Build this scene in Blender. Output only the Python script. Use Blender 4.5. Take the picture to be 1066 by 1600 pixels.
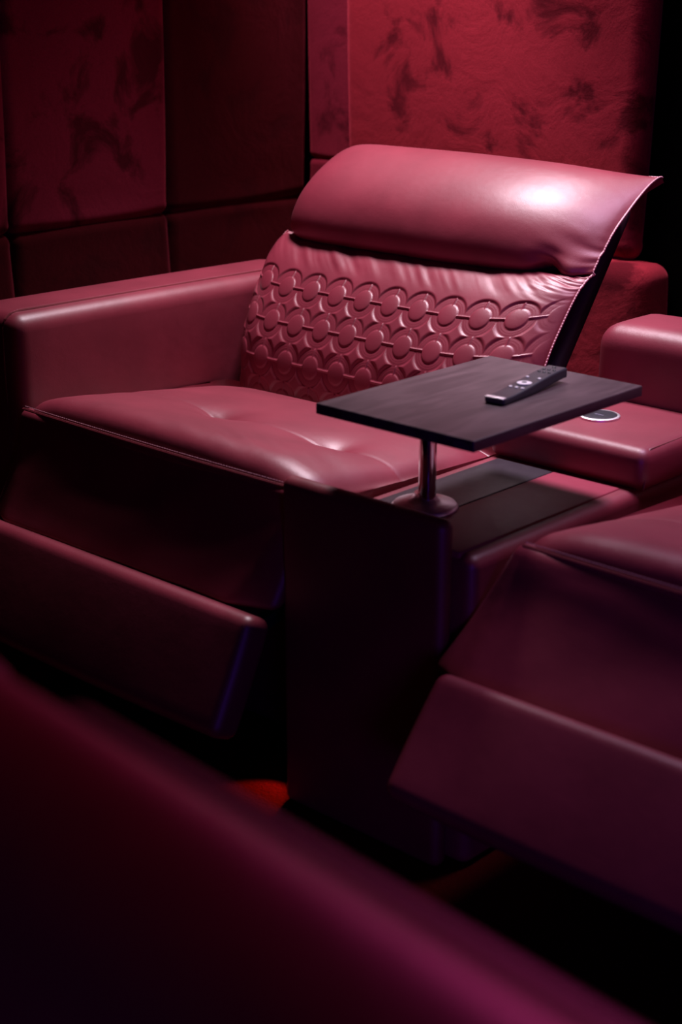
import bpy, bmesh, math, random
from mathutils import Vector, Matrix, noise
random.seed(4)
for o in list(bpy.data.objects): bpy.data.objects.remove(o)
sc = bpy.context.scene
COL = sc.collection

# ------------------------------------------------------------ camera
F = 2460.0
PITCH = math.atan(840/F); AZ = math.atan(2421/math.hypot(840, F))
cam_d = bpy.data.cameras.new('camera'); cam = bpy.data.objects.new('camera', cam_d); COL.objects.link(cam)
cam_d.sensor_fit = 'VERTICAL'; cam_d.sensor_height = 36.0; cam_d.sensor_width = 24.0
cam_d.lens = F/1600*36.0
cam_d.clip_start = 0.02
cam.location = (0, 0, 1.28)
fw = Vector((-math.sin(AZ)*math.cos(PITCH), math.cos(AZ)*math.cos(PITCH), -math.sin(PITCH)))
cam.rotation_euler = fw.to_track_quat('-Z', 'Y').to_euler()
cam_d.dof.use_dof = True; cam_d.dof.focus_distance = 2.86; cam_d.dof.aperture_fstop = 3.2
sc.camera = cam

# ------------------------------------------------------------ world, lights, exposure
w = bpy.data.worlds.new('world'); sc.world = w; w.use_nodes = True
w.node_tree.nodes['Background'].inputs[0].default_value = (0.02, 0.004, 0.03, 1)
w.node_tree.nodes['Background'].inputs[1].default_value = 0.1
sc.view_settings.view_transform = 'Standard'; sc.view_settings.look = 'None'
sc.view_settings.gamma = 1; sc.view_settings.exposure = 0.0
sc.view_settings.use_curve_mapping = False

def aim(o, target): o.rotation_euler = (Vector(target)-o.location).to_track_quat('-Z', 'Y').to_euler()
def spot(name, loc, target, power, color, angle, blend, radius):
    l = bpy.data.lights.new(name, 'SPOT'); l.energy = power; l.color = color
    l.spot_size = math.radians(angle); l.spot_blend = blend; l.shadow_soft_size = radius
    o = bpy.data.objects.new(name, l); COL.objects.link(o); o.location = loc; aim(o, target); return o
def area(name, loc, target, power, color, sx, sy):
    l = bpy.data.lights.new(name, 'AREA'); l.energy = power; l.color = color
    l.shape = 'RECTANGLE'; l.size = sx; l.size_y = sy
    o = bpy.data.objects.new(name, l); COL.objects.link(o); o.location = loc; aim(o, target); return o
spot('spot_lamp', (-2.11, 2.53, 2.45), (-2.0, 2.27, 0.5), 262, (1.0, 0.86, 0.97), 57, 0.75, 0.22)
spot('spot_lamp', (-1.10, 2.56, 2.45), (-1.10, 2.30, 0.5), 120, (0.90, 0.66, 1.0), 54, 0.6, 0.20)
spot('ceiling_wall_washer', (-2.46, 2.36, 2.45), (-2.46, 2.95, 1.15), 130, (1.0, 0.72, 0.8), 46, 0.95, 0.08)
spot('spot_lamp', (-1.0, 2.15, 1.68), (-0.45, 0.42, 0.93), 24, (1.0, 0.07, 0.38), 34, 0.8, 0.06)  # added mid-air spot that brightens the top edge of the foreground headrest
area('violet_led_fill', (1.4, -0.9, 0.85), (-1.2, 1.8, 0.3), 15, (0.18, 0.05, 1.0), 0.9, 0.7)  # violet LED fill from the front right, its fixture unseen
area('red_fill', (-2.0, 0.2, 2.5), (-2.3, 2.2, 0.4), 0.25, (1.0, 0.08, 0.12), 1.6, 0.3)  # added dim red fill light, not a built cove

# ------------------------------------------------------------ materials
def new_mat(name):
    m = bpy.data.materials.new(name); m.use_nodes = True
    nt = m.node_tree; return m, nt, nt.nodes['Principled BSDF']
def leather(name, c1, c2, rough=0.45, grain=0.25):
    m, nt, b = new_mat(name); N = nt.nodes; L = nt.links
    tc = N.new('ShaderNodeTexCoord')
    n = N.new('ShaderNodeTexNoise'); n.inputs['Scale'].default_value = 9; n.inputs['Detail'].default_value = 5
    r = N.new('ShaderNodeValToRGB'); r.color_ramp.elements[0].color = (*c1, 1); r.color_ramp.elements[1].color = (*c2, 1)
    r.color_ramp.elements[0].position = .35; r.color_ramp.elements[1].position = .68
    L.new(tc.outputs['Object'], n.inputs['Vector']); L.new(n.outputs['Fac'], r.inputs[0]); L.new(r.outputs[0], b.inputs['Base Color'])
    v = N.new('ShaderNodeTexVoronoi'); v.inputs['Scale'].default_value = 520; v.feature = 'DISTANCE_TO_EDGE'
    L.new(tc.outputs['Object'], v.inputs['Vector'])
    n2 = N.new('ShaderNodeTexNoise'); n2.inputs['Scale'].default_value = 45; n2.inputs['Detail'].default_value = 6
    L.new(tc.outputs['Object'], n2.inputs['Vector'])
    b1 = N.new('ShaderNodeBump'); b1.inputs['Strength'].default_value = grain; b1.inputs['Distance'].default_value = 0.0008
    L.new(v.outputs['Distance'], b1.inputs['Height'])
    b2 = N.new('ShaderNodeBump'); b2.inputs['Strength'].default_value = 0.22; b2.inputs['Distance'].default_value = 0.002
    L.new(n2.outputs['Fac'], b2.inputs['Height']); L.new(b1.outputs[0], b2.inputs['Normal']); L.new(b2.outputs[0], b.inputs['Normal'])
    b.inputs['Roughness'].default_value = rough
    b.inputs['Specular IOR Level'].default_value = 0.78
    return m
M = {}
M['leather'] = leather('crimson_leather', (0.195, 0.017, 0.034), (0.245, 0.024, 0.045))
M['panel_leather'] = leather('dark_crimson_leather', (0.16, 0.012, 0.022), (0.20, 0.016, 0.028), 0.5)
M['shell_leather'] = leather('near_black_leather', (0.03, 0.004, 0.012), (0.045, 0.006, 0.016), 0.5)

def velvet(name, dark, light, seed):
    m, nt, b = new_mat(name); N = nt.nodes; L = nt.links
    tc = N.new('ShaderNodeTexCoord')
    mp = N.new('ShaderNodeMapping'); mp.inputs['Location'].default_value = (seed*3.1, seed*1.7, seed)
    L.new(tc.outputs['Object'], mp.inputs[0])
    n = N.new('ShaderNodeTexNoise'); n.inputs['Scale'].default_value = 7.5; n.inputs['Detail'].default_value = 9
    n.inputs['Roughness'].default_value = 0.6; n.inputs['Distortion'].default_value = 0.5
    L.new(mp.outputs[0], n.inputs['Vector'])
    r = N.new('ShaderNodeValToRGB'); r.color_ramp.elements[0].color = (*dark, 1); r.color_ramp.elements[1].color = (*light, 1)
    r.color_ramp.elements[0].position = .39; r.color_ramp.elements[1].position = .49
    L.new(n.outputs['Fac'], r.inputs[0])
    n3 = N.new('ShaderNodeTexNoise'); n3.inputs['Scale'].default_value = 420; n3.inputs['Detail'].default_value = 2
    L.new(tc.outputs['Object'], n3.inputs['Vector'])
    mx = N.new('ShaderNodeMix'); mx.data_type = 'RGBA'; mx.blend_type = 'OVERLAY'; mx.inputs[0].default_value = 0.45
    L.new(r.outputs[0], mx.inputs[6]); L.new(n3.outputs['Fac'], mx.inputs[7]); L.new(mx.outputs[2], b.inputs['Base Color'])
    b.inputs['Roughness'].default_value = 0.95; b.inputs['Specular IOR Level'].default_value = 0.1
    b.inputs['Sheen Weight'].default_value = 0.5; b.inputs['Sheen Roughness'].default_value = 0.45
    b.inputs['Sheen Tint'].default_value = (0.75, 0.08, 0.13, 1)
    bp = N.new('ShaderNodeBump'); bp.inputs['Strength'].default_value = 0.35; bp.inputs['Distance'].default_value = 0.001
    L.new(n3.outputs['Fac'], bp.inputs['Height'])
    bq = N.new('ShaderNodeBump'); bq.inputs['Strength'].default_value = 0.5; bq.inputs['Distance'].default_value = 0.01
    L.new(n.outputs['Fac'], bq.inputs['Height']); L.new(bp.outputs[0], bq.inputs['Normal']); L.new(bq.outputs[0], b.inputs['Normal'])
    return m
M['velvet'] = velvet('crimson_velvet', (0.10, 0.004, 0.010), (0.30, 0.018, 0.032), 1)
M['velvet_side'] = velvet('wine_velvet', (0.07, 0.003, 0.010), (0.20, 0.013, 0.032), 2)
M['velvet_shade'] = velvet('shaded_wine_velvet', (0.035, 0.001, 0.003), (0.05, 0.0015, 0.004), 3)  # darker copy of the wall velvet, shade put into its colour

def plain(name, c, rough=0.5, metal=0.0, spec=0.5, emit=None):
    m, nt, b = new_mat(name)
    N = nt.nodes; L = nt.links
    n = N.new('ShaderNodeTexNoise'); n.inputs['Scale'].default_value = 60; n.inputs['Detail'].default_value = 3
    mr = N.new('ShaderNodeMapRange'); mr.inputs[3].default_value = rough*0.85; mr.inputs[4].default_value = min(1, rough*1.15)
    tc = N.new('ShaderNodeTexCoord'); L.new(tc.outputs['Object'], n.inputs['Vector'])
    L.new(n.outputs['Fac'], mr.inputs[0]); L.new(mr.outputs[0], b.inputs['Roughness'])
    b.inputs['Base Color'].default_value = (*c, 1); b.inputs['Metallic'].default_value = metal
    b.inputs['Specular IOR Level'].default_value = spec
    if emit:
        b.inputs['Emission Color'].default_value = (*emit[0], 1); b.inputs['Emission Strength'].default_value = emit[1]
    return m
M['chrome'] = plain('chrome', (0.75, 0.72, 0.70), 0.12, 1.0)
M['brushed'] = plain('brushed_steel', (0.95, 0.92, 0.94), 0.42, 1.0)
M['black_plastic'] = plain('black_plastic', (0.012, 0.012, 0.018), 0.42)
M['remote_plastic'] = plain('dark_grey_plastic', (0.035, 0.032, 0.042), 0.38)
M['white_plastic'] = plain('white_plastic', (0.75, 0.72, 0.75), 0.45)
M['white_metal'] = plain('white_enamelled_metal', (0.85, 0.80, 0.84), 0.25)
M['pad'] = plain('charging_pad_black', (0.012, 0.012, 0.02), 0.5)
M['mark'] = plain('grey_print', (0.16, 0.15, 0.2), 0.6)
M['thread'] = plain('pale_pink_thread', (0.75, 0.40, 0.46), 0.7)
M['seam_thread'] = plain('dusty_rose_thread', (0.42, 0.17, 0.22), 0.7)
M['dark_thread'] = plain('rose_thread', (0.42, 0.12, 0.17), 0.7)
M['unlit_wall'] = plain('unlit_wall_black', (0.0015, 0.0008, 0.001), 0.95, 0, 0.02)  # near-black colour stands in for the unlit wall beside the panels
M['ceiling'] = plain('dark_ceiling_paint', (0.02, 0.008, 0.012), 0.9, 0, 0.1)
M['inlay'] = plain('maroon_laminate', (0.30, 0.040, 0.070), 0.45, 0, .35)
M['dark_inlay'] = plain('charcoal_laminate', (0.032, 0.022, 0.030), 0.4, 0, .4)
M['bronze'] = plain('lamp_trim', (0.1, 0.08, 0.08), 0.4, 1.0)

def wood():
    m, nt, b = new_mat('espresso_wood'); N = nt.nodes; L = nt.links
    tc = N.new('ShaderNodeTexCoord'); mp = N.new('ShaderNodeMapping'); mp.inputs['Scale'].default_value = (14, 2.2, 14)
    L.new(tc.outputs['Object'], mp.inputs[0])
    n = N.new('ShaderNodeTexNoise'); n.inputs['Scale'].default_value = 3.2; n.inputs['Detail'].default_value = 8; n.inputs['Distortion'].default_value = 0.6
    L.new(mp.outputs[0], n.inputs['Vector'])
    r = N.new('ShaderNodeValToRGB'); r.color_ramp.elements[0].color = (0.050, 0.028, 0.034, 1); r.color_ramp.elements[1].color = (0.100, 0.062, 0.070, 1)
    r.color_ramp.elements[0].position = .38; r.color_ramp.elements[1].position = .66
    L.new(n.outputs['Fac'], r.inputs[0]); L.new(r.outputs[0], b.inputs['Base Color'])
    bp = N.new('ShaderNodeBump'); bp.inputs['Strength'].default_value = 0.12; bp.inputs['Distance'].default_value = 0.001
    L.new(n.outputs['Fac'], bp.inputs['Height']); L.new(bp.outputs[0], b.inputs['Normal'])
    b.inputs['Roughness'].default_value = 0.42
    return m
M['wood'] = wood()
def carpet():
    m, nt, b = new_mat('red_carpet'); N = nt.nodes; L = nt.links
    tc = N.new('ShaderNodeTexCoord')
    n = N.new('ShaderNodeTexNoise'); n.inputs['Scale'].default_value = 160; n.inputs['Detail'].default_value = 4
    L.new(tc.outputs['Object'], n.inputs['Vector'])
    r = N.new('ShaderNodeValToRGB'); r.color_ramp.elements[0].color = (0.022, 0.001, 0.001, 1); r.color_ramp.elements[1].color = (0.07, 0.0035, 0.0025, 1)
    L.new(n.outputs['Fac'], r.inputs[0]); L.new(r.outputs[0], b.inputs['Base Color'])
    bp = N.new('ShaderNodeBump'); bp.inputs['Strength'].default_value = 0.8; bp.inputs['Distance'].default_value = 0.004
    L.new(n.outputs['Fac'], bp.inputs['Height']); L.new(bp.outputs[0], b.inputs['Normal'])
    b.inputs['Roughness'].default_value = 1.0; b.inputs['Specular IOR Level'].default_value = 0.05
    return m
M['carpet'] = carpet()

# ------------------------------------------------------------ helpers
ORG = Vector((0, 0, 0))          # builders work in room coordinates; meshes are stored relative to their thing's base
def link(name, verts, faces, mat, parent=None, smooth=True):
    me = bpy.data.meshes.new(name)
    me.from_pydata([(v[0]-ORG.x, v[1]-ORG.y, v[2]-ORG.z) for v in verts], [], faces)
    bm = bmesh.new(); bm.from_mesh(me)
    bmesh.ops.recalc_face_normals(bm, faces=bm.faces[:]); bm.to_mesh(me); bm.free()
    if smooth: me.polygons.foreach_set('use_smooth', [True]*len(me.polygons))
    if smooth: me.set_sharp_from_angle(angle=math.radians(50))
    me.materials.append(M[mat])
    o = bpy.data.objects.new(name, me); COL.objects.link(o)
    if parent is not None: o.parent = parent
    else: o.location = ORG
    return o
def tag(o, label=None, cat=None, group=None, kind=None):
    if label: o['label'] = label
    if cat: o['category'] = cat
    if group: o['group'] = group
    if kind: o['kind'] = kind
    return o
def thing(name, loc, label, cat, group=None):
    global ORG
    o = bpy.data.objects.new(name, None); COL.objects.link(o); o.location = loc
    o.empty_display_size = 0.1
    ORG = Vector(loc); return tag(o, label, cat, group)
def copy_tree(o, parent=None):
    c = o.copy(); COL.objects.link(c)
    if parent is not None: c.parent = parent
    for ch in list(o.children): copy_tree(ch, c)
    return c

def axis_samples(a, b, r, n):
    """coordinates along one side, dense inside the rounded ends"""
    k = 6; s = [a+r*(1-math.cos(i/k*math.pi/2)) for i in range(k)]
    m = [a+r+(b-a-2*r)*i/n for i in range(n+1)]
    e = [b-(v-a) for v in reversed(s)]
    return s+m+e
def soft_box(x, y, z, r, n=(6, 6, 6), fn=None, bulge=0.0):
    """closed rounded box as verts, faces; fn moves each point afterwards"""
    X, Y, Z = [axis_samples(p[0], p[1], r, k) for p, k in zip((x, y, z), n)]
    verts = []; faces = []; idx = {}
    cx, cy, cz = (x[0]+x[1])/2, (y[0]+y[1])/2, (z[0]+z[1])/2
    def put(i, j, k):
        key = (i, j, k)
        if key in idx: return idx[key]
        p = Vector((X[i], Y[j], Z[k]))
        q = Vector((min(max(p.x, x[0]+r), x[1]-r), min(max(p.y, y[0]+r), y[1]-r), min(max(p.z, z[0]+r), z[1]-r)))
        d = p-q
        if d.length > 1e-9: p = q+d.normalized()*r
        if bulge:
            a = (p.x-cx)/(x[1]-cx); b = (p.y-cy)/(y[1]-cy); c = (p.z-cz)/(z[1]-cz)
            nr = d.normalized() if d.length > 1e-9 else Vector((0, 0, 0))
            f = (1-a*a*(1-abs(nr.x)))*(1-b*b*(1-abs(nr.y)))*(1-c*c*(1-abs(nr.z)))
            p = p+nr*bulge*max(0, f)
        if fn: p = Vector(fn(p.x, p.y, p.z))
        idx[key] = len(verts); verts.append(p); return idx[key]
    nx, ny, nz = len(X)-1, len(Y)-1, len(Z)-1
    for k in (0, nz):
        for i in range(nx):
            for j in range(ny): faces.append((put(i, j, k), put(i+1, j, k), put(i+1, j+1, k), put(i, j+1, k)))
    for j in (0, ny):
        for i in range(nx):
            for k in range(nz): faces.append((put(i, j, k), put(i+1, j, k), put(i+1, j, k+1), put(i, j, k+1)))
    for i in (0, nx):
        for j in range(ny):
            for k in range(nz): faces.append((put(i, j, k), put(i, j+1, k), put(i, j+1, k+1), put(i, j, k+1)))
    return verts, faces
def sbox(name, x, y, z, r, mat, parent=None, **kw):
    v, f = soft_box(x, y, z, r, **kw); return link(name, v, f, mat, parent)
def tube(points, rad, n=8, taper=None):
    verts = []; faces = []; P = [Vector(p) for p in points]
    up = Vector((0.13, 0.2, 1)).normalized()
    for i, p in enumerate(P):
        t = (P[min(i+1, len(P)-1)]-P[max(i-1, 0)]).normalized()
        a = t.cross(up).normalized(); b = t.cross(a)
        rr = rad if taper is None else rad*taper(i/(len(P)-1))
        for k in range(n):
            q = 2*math.pi*k/n; verts.append(p+a*math.cos(q)*rr+b*math.sin(q)*rr)
    for i in range(len(P)-1):
        for k in range(n): faces.append((i*n+k, i*n+(k+1) % n, (i+1)*n+(k+1) % n, (i+1)*n+k))
    faces.append(tuple(range(n))); faces.append(tuple((len(P)-1)*n+k for k in range(n)))
    return verts, faces
def stitches(path, step, length, rad):
    """a run of small separate thread loops lying on a path"""
    P = [Vector(p) for p in path]; V = []; Fc = []
    acc = 0.0
    for a, b in zip(P[:-1], P[1:]):
        d = (b-a).length; t = (b-a)/d if d else Vector((1, 0, 0)); s = -acc
        while s+step <= d:
            s += step
            if s < 0: continue
            c = a+t*s
            v, f = tube([c-t*length/2, c-t*length*.25+Vector((0, 0, rad*.5)), c+t*length*.25+Vector((0, 0, rad*.5)), c+t*length/2], rad, 5, lambda q: .45+1.1*math.sin(q*math.pi)*.5)
            o = len(V); V += v; Fc += [tuple(o+i for i in g) for g in f]
        acc = d-s
    return V, Fc
def lathe(prof, c, n=48):
    V = []; Fc = []
    for r, z in prof:
        for k in range(n):
            q = 2*math.pi*k/n; V.append((c[0]+r*math.cos(q), c[1]+r*math.sin(q), c[2]+z))
    m = len(prof)
    for i in range(m-1):
        for k in range(n): Fc.append((i*n+k, i*n+(k+1) % n, (i+1)*n+(k+1) % n, (i+1)*n+k))
    Fc.append(tuple(range(n))); Fc.append(tuple((m-1)*n+k for k in range(n)))
    return V, Fc
def smooth(a, b, x):
    t = min(1, max(0, (x-a)/(b-a))); return t*t*(3-2*t)
def spline(pts, t):
    """Catmull-Rom through pts, t in 0..1"""
    n = len(pts)-1; s = min(max(t, 0), 1)*n; i = min(int(s), n-1); u = s-i
    p0 = pts[max(i-1, 0)]; p1 = pts[i]; p2 = pts[i+1]; p3 = pts[min(i+2, n)]
    return tuple(0.5*((2*b)+(-a+c)*u+(2*a-5*b+4*c-d)*u*u+(-a+3*b-3*c+d)*u**3) for a, b, c, d in zip(p0, p1, p2, p3))

# ------------------------------------------------------------ room
XL, YB = -2.88, 2.95
def struct(name, x, y, z, mat):
    v, f = soft_box(x, y, z, 0.002, n=(1, 1, 1)); o = link(name, v, f, mat, None, False); o['kind'] = 'structure'; return o
struct('floor', (XL-.15, 3.0), (-2.6, YB+.15), (-0.1, 0.0), 'carpet')
struct('ceiling', (XL-.15, 3.0), (-2.6, YB+.15), (2.75, 2.85), 'ceiling')
wl = struct('wall_left', (XL-.1, XL), (-2.6, YB+.1), (0.0, 2.75), 'unlit_wall')
wb = struct('wall_back', (XL, 3.0), (YB, YB+.1), (0.0, 2.75), 'unlit_wall')
struct('wall_right', (2.9, 3.0), (-2.6, YB), (0.0, 2.75), 'unlit_wall')
struct('wall_front', (XL, 2.9), (-2.6, -2.5), (0.0, 2.75), 'unlit_wall')

def puff(seed, amp=0.0015):
    def f(x, y, z):
        n = noise.noise(Vector((x*3+seed, y*3, z*3)))*amp*2.5
        return (x+n, y-n, z)
    return f
# left wall: upholstered panels (upper tall, lower short)
edges = [2.90, 2.44, 1.995, 1.55, 1.10, 0.65, 0.20]
for i, (y1, y0) in enumerate(zip(edges[:-1], edges[1:])):
    mat = 'velvet_shade' if i == 0 else 'velvet_side'  # panel next to the corner gets the velvet with shade in its colour
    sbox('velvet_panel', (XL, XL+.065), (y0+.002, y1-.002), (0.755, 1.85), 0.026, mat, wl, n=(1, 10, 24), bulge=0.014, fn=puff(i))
    sbox('velvet_panel', (XL, XL+.065), (y0+.002, y1-.002), (0.02, 0.750), 0.026, 'velvet_shade', wl, n=(1, 10, 18), bulge=0.014, fn=puff(i+9))
# back wall: one narrow pair in the corner, then a wide panel standing proud, low panels prouder still
sbox('velvet_panel', (-2.815, -2.665), (YB-.05, YB), (0.846, 1.85), 0.018, 'velvet_side', wb, n=(6, 1, 20), bulge=0.008, fn=puff(21))
sbox('velvet_panel', (-2.815, -2.665), (YB-.05, YB), (0.05, 0.842), 0.018, 'velvet_side', wb, n=(6, 1, 14), bulge=0.008, fn=puff(22))
sbox('velvet_panel', (-2.660, -1.840), (YB-.075, YB), (0.70, 1.95), 0.035, 'velvet', wb, n=(16, 1, 24), bulge=0.018, fn=puff(23))
sbox('velvet_panel', (-2.660, -1.768), (YB-.125, YB), (0.03, 0.695), 0.040, 'velvet', wb, n=(16, 1, 16), bulge=0.010, fn=puff(24))

# ------------------------------------------------------------ recliner
CX = -1.97                       # centre line of the recliner that fills the picture
XA, XB = -2.345, -1.597          # its cushion sides
CENTRE_L = [(2.145, .440), (2.148, .490), (2.153, .540), (2.166, .582), (2.187, .620), (2.212, .656), (2.240, .692), (2.272, .725), (2.308, .749), (2.345, .760), (2.372, .752)]
PIPE_L = [(2.225, .440), (2.228, .500), (2.234, .550), (2.247, .600), (2.270, .645), (2.298, .685), (2.323, .718), (2.344, .742), (2.361, .755), (2.372, .762), (2.380, .765)]
CENTRE_H = [(2.385, .765), (2.345, .756), (2.316, .770), (2.310, .806), (2.328, .850), (2.364, .887), (2.414, .918), (2.470, .940), (2.520, .944), (2.555, .928), (2.575, .900)]
PIPE_H = [(2.385, .765), (2.380, .772), (2.392, .788), (2.412, .808), (2.432, .828), (2.452, .845), (2.475, .862), (2.505, .884), (2.545, .908), (2.580, .922), (2.592, .912)]
PITCH_X, ROW0 = 0.0697, -2.300
ROWS = []                         # arc positions of the quilt rows, filled below
def arc_table(pts, n=400):
    T = [0.0]; last = spline(pts, 0)
    for i in range(1, n+1):
        p = spline(pts, i/n); T.append(T[-1]+math.dist(p, last)); last = p
    return T
ARC = arc_table(CENTRE_L)
def quilt(x, s):
    """embossed ring pattern: x across, s along the cushion; height in metres"""
    top = ARC_TOP
    h = 0.0
    rowp = 0.0765
    k = round((top-s)/rowp)
    c = round((x-ROW0)/PITCH_X)
    lim = smooth(top+.050, top+.036, s)*smooth(-.02, .01, s)
    if k < 0: k = 0
    cxp = ROW0+c*PITCH_X; sp = top-k*rowp
    dx = (x-cxp); ds = (s-sp)*PITCH_X/rowp*1.0
    d = math.hypot(dx, ds)
    R1, R2 = 0.0208, 0.0335
    if d < R1:   h = 0.0010+0.0040*math.sqrt(max(0, 1-(d/R1)**2))
    elif d < R2: h = 0.0002+0.00028*math.sin((d-R1)/(R2-R1)*math.pi*6)+0.00035*math.sin(math.atan2(ds, dx)*60)
    else:
        h = 0.0046*smooth(R2-.001, R2+.0075, d)
        if k == 0 and s > sp: h = 0.0048*smooth(R2, R2+.006, d)
    g = math.exp(-((d-R1-.0008)/.0011)**2)+math.exp(-((d-R2)/.0013)**2)*1.1
    h -= 0.0030*g
    bar = math.exp(-(ds/.0017)**4)*smooth(R1-.003, R1+.001, abs(dx))
    h = max(h, 0.0036*bar)
    if 0 < ds < R2+.004 and d > R1-.004: h = max(h, 0.0032*math.exp(-((dx-.002)/.0016)**2)*smooth(R2+.004, R2-.002, d))
    return (h*lim+0.0048*(1-lim))*.66
ARC_TOP = ARC[-1]*0
for i in range(401):
    if spline(CENTRE_L, i/400)[1] >= .683: ARC_TOP = ARC[i]; break
def width_profile(u, left=9.0, right=4.2, e=.55):
    a = abs(u); p = left if u < 0 else right
    return max(0.0, 1-a**p)**(0.55 if u < 0 else e)
def lumbar_point(u, t):
    x = CX+(XB-XA)/2*u-(.026*smooth(-.5, -1, u)*smooth(.1, .85, t))
    c = spline(CENTRE_L, t); b = spline(PIPE_L, t)
    wv = width_profile(u, 9.0, 3.8, .70)
    y = b[0]+(c[0]-b[0])*wv; z = b[1]+(c[1]-b[1])*wv
    # sides lean in a little lower down
    x += -u*0.012*(1-t)
    i = min(399, int(t*400)); s = ARC[i]+(ARC[i+1]-ARC[i])*(t*400-i)
    c2 = spline(CENTRE_L, min(1, t+.01)); c1 = spline(CENTRE_L, max(0, t-.01))
    ty, tz = c2[0]-c1[0], c2[1]-c1[1]; l = math.hypot(ty, tz); ny, nz = -tz/l, ty/l
    edge = smooth(1.0, .93, abs(u))
    h = quilt(x, s)*edge*(.35+.65*smooth(0.97, .88, u))
    # gathered pleats above the pattern
    g = smooth(ARC_TOP+.035, ARC_TOP+.075, s)*smooth(1.0, .96, t)
    ph = (x*1.0+ (s-ARC_TOP)*1.0+0.006*noise.noise(Vector((x*9, s*14, 0))))
    pl = noise.noise(Vector((ph*26, s*3, 2.0)))+.5*noise.noise(Vector((ph*55, s*4, 5.0)))
    h += 0.0026*g*pl*edge
    # pulled folds at the right end
    r = smooth(.70, .92, u)*smooth(.55, .9, t)
    h += 0.0040*r*noise.noise(Vector(((s+x*.55)*95, (x-s)*9, 1)))
    return (x, y+ny*h, z+nz*h)
def head_point(u, t):
    c = spline(CENTRE_H, t); b = spline(PIPE_H, t)
    wv = width_profile(u, 9.0, 3.0, .78)
    flare = -smooth(.75, 1.0, -u)*smooth(.5, .0, t)*0.014+smooth(.9, 1.0, u)*smooth(.8, .97, t)*.006
    x = CX+(XB-XA)/2*u+flare
    y = b[0]+(c[0]-b[0])*wv; z = b[1]+(c[1]-b[1])*wv
    # pinch where the roll meets the cushion near the right end
    k = math.exp(-((u-.78)/.07)**2)*math.exp(-((t-.13)/.12)**2)
    z += 0.012*k; y += .012*k
    k2 = math.exp(-((u-.90)/.06)**2)*math.exp(-((t-.16)/.10)**2)
    y -= 0.012*k2; z -= .006*k2
    k4 = math.exp(-((u+.95)/.05)**2)*math.exp(-((t-.13)/.10)**2); z += .010*k4; y += .006*k4
    k3 = smooth(.62, .9, u)*math.exp(-((t-.2)/.16)**2)
    y += 0.007*k3*noise.noise(Vector((t*16+u*9, u*5-t*3, 5)))
    n = noise.noise(Vector((x*5, t*3, 7)))*0.003
    return (x, y-n, z+n)
def sheet(name, fn, nu, nv, mat, parent, back):
    """closed cushion: front surface fn(u,t) plus a plain back surface joined round the edge"""
    V = []; Fc = []
    for j in range(nv+1):
        for i in range(nu+1): V.append(fn(-1+2*i/nu, j/nv))
    W = nu+1
    for j in range(nv):
        for i in range(nu): Fc.append((j*W+i, j*W+i+1, (j+1)*W+i+1, (j+1)*W+i))
    ring = [i for i in range(W)]+[j*W+nu for j in range(1, nv+1)]+[nv*W+i for i in range(nu-1, -1, -1)]+[j*W for j in range(nv-1, 0, -1)]
    b0 = len(V)
    for k in ring:
        p = V[k]; V.append((CX+(p[0]-CX)*.86, p[1]+back[0], p[2]+back[1]))
    m = len(ring)
    for k in range(m): Fc.append((ring[k], ring[(k+1) % m], b0+(k+1) % m, b0+k))
    Fc.append(tuple(b0+k for k in range(m)))
    return link(name, V, Fc, mat, parent)

SEAT_SEAM_Y, SEAT_SEAM_Z = 1.648, 0.522
TUFTS = [(-2.025, 1.853), (-1.752, 1.868)]
def seat_fn(x, y, z):
    if z > .45:
        u = (x-CX)/.375; v = (y-1.9)/.25
        top = smooth(.49, .545, z)
        dz = 0.010*max(0, 1-u*u)*top-(0.130*max(0, y-1.70)+0.012*smooth(2.05, 2.18, y))*top
        # right and left ends fall away softly
        dz -= 0.024*smooth(.62, 1.05, abs(u))**1.5*top
        for tx, ty in TUFTS:
            d = math.hypot((x-tx)/1.5, (y-ty)*(1.0 if y < ty else .62))
            dz -= 0.022*math.exp(-(d/.021)**1.25)*top
            dz -= 0.008*math.exp(-(d/.06)**2)*top
        yc = 1.86+0.010*math.sin((x+1.77)*14)
        k = 0.35+0.65*max(math.exp(-((x-tx)/.07)**2) for tx, ty in TUFTS)
        dz -= 0.0038*k*math.exp(-((y-yc)/.0045)**2)*top
        dz -= 0.0035*k*math.exp(-((y-yc)/.022)**2)*top
        wr = noise.noise(Vector((x*7+y*16, y*5-x*3, 3)))
        dz += 0.0022*wr*top*smooth(1.95, 1.72, y)
        # faint diagonal creases across the front roll
        dz += 0.0012*top*math.sin((x*1.0+y*1.9)*70)*math.exp(-((x+1.83)/.10)**2-((y-1.73)/.05)**2)
        return (x, y-0.006*max(0, 1-u*u)*smooth(.44, .55, z), z+dz)
    return (x, y, z)
APRON_SLOPE = .46; APRON_SKEW = .15
def apron_fn(x, y, z):
    d = (0.525-z)
    y2 = y-d*APRON_SLOPE+0.010*math.sin(max(0, d)/.2*math.pi)
    a = d*0.42+.004
    e = min(x-XA, XB-x)
    fold = max(0.0, a-e)
    y2 += fold*0.42
    x -= d*APRON_SKEW
    y2 += 0.011*noise.noise(Vector((x*3.2-z*6.5, z*2.2+x*1.1, 9)))*smooth(0, .09, d)
    y2 += 0.0035*noise.noise(Vector((x*9-z*14, z*6, 4)))*smooth(0, .05, d)
    return (x, y2, z)
FOOT_TILT, FOOT_Y, FOOT_Z = math.radians(25.5), 1.533, .352
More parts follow.
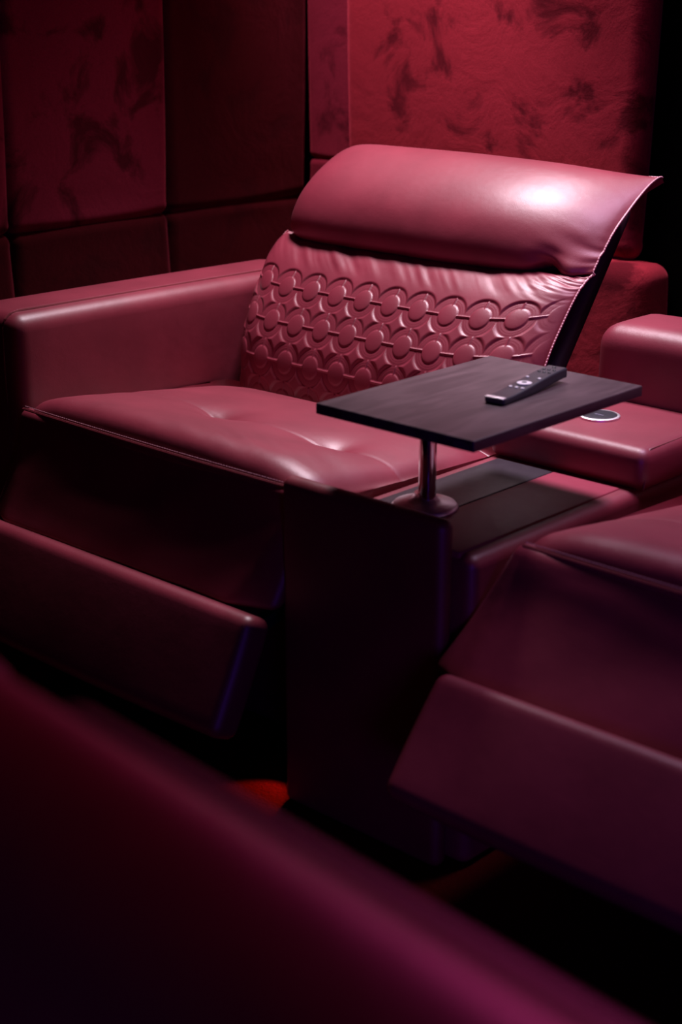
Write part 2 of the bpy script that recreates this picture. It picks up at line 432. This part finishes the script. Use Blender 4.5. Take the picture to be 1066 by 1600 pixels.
def foot_fn(x, y, z):
    # y, z are thickness and drop about the hinge edge (0,0); the tilt comes from FOOT_TILT
    ca, sa = math.cos(FOOT_TILT), math.sin(FOOT_TILT)
    t = y-1.515; d = .372-z
    return (x, FOOT_Y-d*sa+t*ca-0.004*max(0, 1-((x-CX)/.36)**2), FOOT_Z-d*ca-t*sa)

def make_recliner(label, group):
    r = thing('recliner', (CX, 2.0, 0), label, 'armchair', group)
    v, f = soft_box((XA, XB), (1.648, 2.165), (.380, .552), .042, n=(150, 110, 4), fn=seat_fn)
    sc_ = link('seat_cushion', v, f, 'leather', r)
    path = [(XA+.02+(XB-XA-.04)*i/60, 1.6455-.006*max(0, 1-(((XA+.02+(XB-XA-.04)*i/60)-CX)/.375)**2)-.0015, .528) for i in range(61)]
    v, f = tube(path, .0026, 6); link('piping', v, f, 'panel_leather', sc_)
    path = [(p[0], p[1]+.0012, p[2]+.0052) for p in path]
    v, f = stitches(path, .0062, .0044, .0010); o = link('stitching', v, f, 'seam_thread', sc_); o['kind'] = 'stuff'
    sbox('leg_rest_apron', (XA+.004, XB-.004), (1.648, 1.675), (.335, .524), .012, 'leather', r, n=(60, 2, 30), fn=apron_fn)
    sbox('footrest', (XA+.012, XB-.020), (1.515, 1.575), (.175, .372), .020, 'leather', r, n=(24, 3, 12), fn=foot_fn, bulge=.003)
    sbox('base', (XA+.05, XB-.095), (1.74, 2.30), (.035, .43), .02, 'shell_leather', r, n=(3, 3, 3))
    for sx in (XA+.10, XB-.10):
        for sy in (1.80, 2.24):
            v, f = lathe([(.018, 0), (.022, .004), (.022, .03), (.016, .045)], (sx, sy, 0), 20); link('foot', v, f, 'black_plastic', r)
    # two scissor arms carry the footrest
    for sx in (XA+.12, XB-.12):
        v, f = soft_box((sx-.012, sx+.012), (1.56, 1.80), (.24, .265), .004, n=(1, 1, 1), fn=lambda x, y, z: (x, y, z+(y-1.56)*.25)); link('footrest_arm', v, f, 'black_plastic', r, False)
    sheet('lumbar_cushion', lumbar_point, 600, 290, 'leather', r, (.03, -.015))
    sheet('headrest', head_point, 130, 90, 'leather', r, (.012, -.03))
    # shell behind the cushions
    def shell(x, y, z): return (x, y+(z-.40)*.72, z)
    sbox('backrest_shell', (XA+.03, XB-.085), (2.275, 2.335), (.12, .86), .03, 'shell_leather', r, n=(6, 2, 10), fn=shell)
    # pale corded edge down the right side of the back
    pts = []
    for i in range(24): pts.append(head_point(.94+.06*i/23, .93))
    for i in range(40): pts.append(head_point(1.0, .93-.93*i/39))
    for i in range(40): pts.append(lumbar_point(1.0, 1-.75*i/39))
    v, f = tube([(p[0]+.002, p[1]-.001, p[2]+.001) for p in pts], .0024, 6); link('piping', v, f, 'leather', r)
    v, f = stitches([(p[0]+.0035, p[1]-.0025, p[2]+.0015) for p in pts], .0058, .0050, .0014)
    o = link('stitching', v, f, 'thread', r); o['kind'] = 'stuff'
    pts = [lumbar_point(-1.0, 1-.9*i/39) for i in range(40)]
    v, f = tube(pts, .0024, 6); link('piping', v, f, 'leather', r)
    return r

rec = make_recliner('crimson leather recliner in full view beside the velvet wall, tray table over its right side', 'crimson recliners')
other = copy_tree(rec); other.location.x += 1.108; other.location.y += .035
other['label'] = 'crimson leather recliner cut off by the right edge, violet light on its footrest'
# the neighbour's footrest is raised further: same plank, steeper pose
ORG = Vector((CX, 2.0, 0)); FOOT_TILT, FOOT_Y, FOOT_Z = math.radians(40), 1.494, .384
for ch in list(other.children):
    if ch.name.startswith('footrest') and 'arm' not in ch.name: bpy.data.objects.remove(ch)
for ch in list(other.children):
    if ch.name.startswith('leg_rest_apron'): bpy.data.objects.remove(ch)
APRON_SLOPE = .70; APRON_SKEW = .40
sbox('leg_rest_apron', (XA+.004, XB-.004), (1.648, 1.675), (.345, .524), .012, 'leather', other, n=(60, 2, 30), fn=apron_fn)
sbox('footrest', (XA-.008, XB-.020), (1.515, 1.575), (.186, .372), .020, 'leather', other, n=(24, 3, 12), fn=foot_fn, bulge=.003)
front = copy_tree(rec); front.location = (-0.45, -0.138, 0.0); front.rotation_euler = (0, 0, math.radians(-5))
front['label'] = 'blurred dark recliner close up in the bottom left foreground'

# left arm of the first recliner only (end of the row)
ORG = Vector((CX, 2.0, 0))
def arm_fn(x, y, z): return (x, y, z-(y-1.66)*.012*smooth(.5, .69, z))
arm = sbox('armrest', (-2.535, -2.352), (1.655, 2.46), (.03, .692), .034, 'leather', rec, n=(6, 16, 14), fn=arm_fn, bulge=.002)
pth = [(-2.372, 1.672, .40+.27*i/14) for i in range(0)]
pth = [(-2.390, 1.668+.77*i/60, .6935-(.77*i/60)*.012-.006*max(0, 1-i/2.2)) for i in range(61)]
v, f = tube([(-2.390, 1.655, .40), (-2.390, 1.6535, .60), (-2.390, 1.656, .668), (-2.390, 1.662, .682), (-2.390, 1.672, .6895)]+pth[2:], .0027, 6); link('piping', v, f, 'panel_leather', arm)
v, f = stitches([(p[0]-.0045, p[1], p[2]+.0006) for p in pth], .0065, .0044, .0012); o = link('stitching', v, f, 'dark_thread', arm); o['kind'] = 'stuff'

# ------------------------------------------------------------ console between the recliners
con = thing('seat_console', (-1.43, 2.0, 0), 'crimson leather console between the two recliners with a dark inlaid top', 'console')
sbox('body', (-1.582, -1.278), (1.646, 2.316), (.0, .500), .020, 'leather', con, n=(8, 16, 6))
sbox('inlay_panel', (-1.4365, -1.306), (1.650, 2.058), (.492, .5025), .003, 'inlay', con, n=(4, 6, 1))
sbox('inlay_strip', (-1.552, -1.4370), (1.650, 2.058), (.492, .5025), .003, 'dark_inlay', con, n=(4, 6, 1))
sbox('front_panel', (-1.630, -1.306), (1.612, 1.643), (.0, .556), .016, 'panel_leather', con, n=(6, 2, 12))
sbox('armrest_pad', (-1.585, -1.272), (2.070, 2.330), (.495, .566), .022, 'leather', con, n=(10, 10, 3), bulge=.003)
v, f = tube([(-1.276, 2.078, .50), (-1.2745, 2.085, .545), (-1.2815, 2.096, .560)]+[(-1.2815, 2.10+.2*i/10, .5625) for i in range(11)], .0018, 6)
link('piping', v, f, 'panel_leather', con)
sbox('rear_block', (-1.548, -1.262), (2.318, 2.50), (.0, .694), .042, 'leather', con, n=(8, 6, 12), bulge=.004)
v, f = lathe([(.0355, 0), (.0355, .0035), (.0335, .0045), (.0310, .0045), (.0300, .003), (.0300, .0)], (-1.440, 2.190, .5685), 56); link('charger_ring', v, f, 'brushed', con)
v, f = lathe([(.0300, 0), (.0300, .0036), (.0285, .0040), (.001, .0040)], (-1.440, 2.190, .5685), 56)
pad = link('charger_pad', v, f, 'pad', con)
V = []; Fc = []
for i, (dx, w_) in enumerate([(-.0075, .0016), (-.0045, .0016), (-.0015, .0016), (.0015, .0016), (.0045, .0016), (.0075, .0016)]):
    v, f = soft_box((-1.440+dx-w_/2, -1.440+dx+w_/2), (2.190-.0025-.001*(i % 2), 2.190+.0028), (.5724, .57285), .0001, n=(1, 1, 1)); b = len(V); V += v; Fc += [tuple(b+k for k in g) for g in f]
link('printed_mark', V, Fc, 'mark', pad, False)

# ------------------------------------------------------------ tray table
tray = thing('tray_table', (-1.462, 1.770, .5025), 'dark wood tray table on a chrome post above the console', 'table')
def tray_fn(x, y, z): return (x, y, z)
sbox('tabletop', (-1.566, -1.268), (1.626, 2.045), (.663, .680), .0022, 'wood', tray, n=(2, 2, 1))
v, f = lathe([(.0135, .004), (.0135, .150)], (-1.468, 1.770, .5025), 36); link('post', v, f, 'chrome', tray)
v, f = lathe([(.0200, .142), (.0200, .152), (.046, .153), (.046, .1605)], (-1.462, 1.770, .5025), 36); link('mounting_plate', v, f, 'black_plastic', tray)
v, f = lathe([(.052, 0), (.052, .003), (.048, .0075), (.028, .010), (.020, .016), (.0165, .022), (.0165, .024), (.0140, .024)], (-1.474, 1.772, .5025), 48); link('base_flange', v, f, 'brushed', tray)

# ------------------------------------------------------------ remote control
rc = thing('remote_control', (-1.375, 1.890, .680), 'slim dark remote control lying on the dark wood tray table', 'remote control')
ang = math.atan2(-(-1.3825+1.3655), .183)
def rem_fn(x, y, z):
    lx, ly = x, y
    z2 = z+(0.013*smooth(-.085, .085, ly))*(1 if z > .006 else .55*smooth(-.03, .085, ly))
    ca, sa = math.cos(.09), math.sin(.09)
    return (-1.375+lx*ca-ly*sa, 1.890+lx*sa+ly*ca, .680+z2)
sbox('body', (-.0175, .0175), (-.092, .092), (.0, .010), .0035, 'remote_plastic', rc, n=(4, 20, 2), fn=rem_fn)
def on_remote(lx, ly):
    return Vector(rem_fn(lx, ly, .0100))
for (lx, ly, rr, m_) in [(0, -.008, .0115, 'white_plastic'), (0, -.008, .0040, 'black_plastic'), (-.0105, -.030, .0028, 'white_plastic'), (.0105, -.030, .0028, 'white_plastic'),
                     (-.0, -.030, .0028, 'white_plastic'), (-.0105, .018, .0026, 'white_plastic'), (.0105, .018, .0026, 'white_plastic'), (0, .05, .0026, 'black_plastic'),
                     (-.009, .05, .0026, 'black_plastic'), (.009, .05, .0026, 'black_plastic'), (0, .064, .0026, 'black_plastic'), (-.009, .064, .0026, 'black_plastic'), (.009, .064, .0026, 'black_plastic'), (0, .080, .0032, 'black_plastic')]:
    c = on_remote(lx, ly); h = .0022 if rr == .0040 else .0014
    v, f = lathe([(rr, -.001), (rr, h*.7), (rr*.8, h)], c, 20); link('button', v, f, m_, rc)
v, f = soft_box((-.0165, .0165), (-.0935, -.084), (.0092, .0112), .0008, n=(2, 2, 1), fn=rem_fn); link('end_strip', v, f, 'brushed', rc)

# ------------------------------------------------------------ unseen red light added for the carpet patch by the console
red_light = thing('added_red_light', (-1.660, 1.70, 0.0), 'unseen red light added to redden the carpet at the foot of the console', 'lamp')
sbox('housing', (-1.676, -1.646), (1.695, 1.730), (.0, .040), .004, 'black_plastic', red_light, n=(1, 1, 1))
l = bpy.data.lights.new('added_red_spot', 'SPOT'); l.energy = 1.5; l.color = (1, .10, .04); l.spot_size = math.radians(62); l.spot_blend = .6; l.shadow_soft_size = .006
lo = bpy.data.objects.new('added_red_spot', l); COL.objects.link(lo); lo.location = (-1.661, 1.688, .075); aim(lo, (-1.67, 1.575, 0))
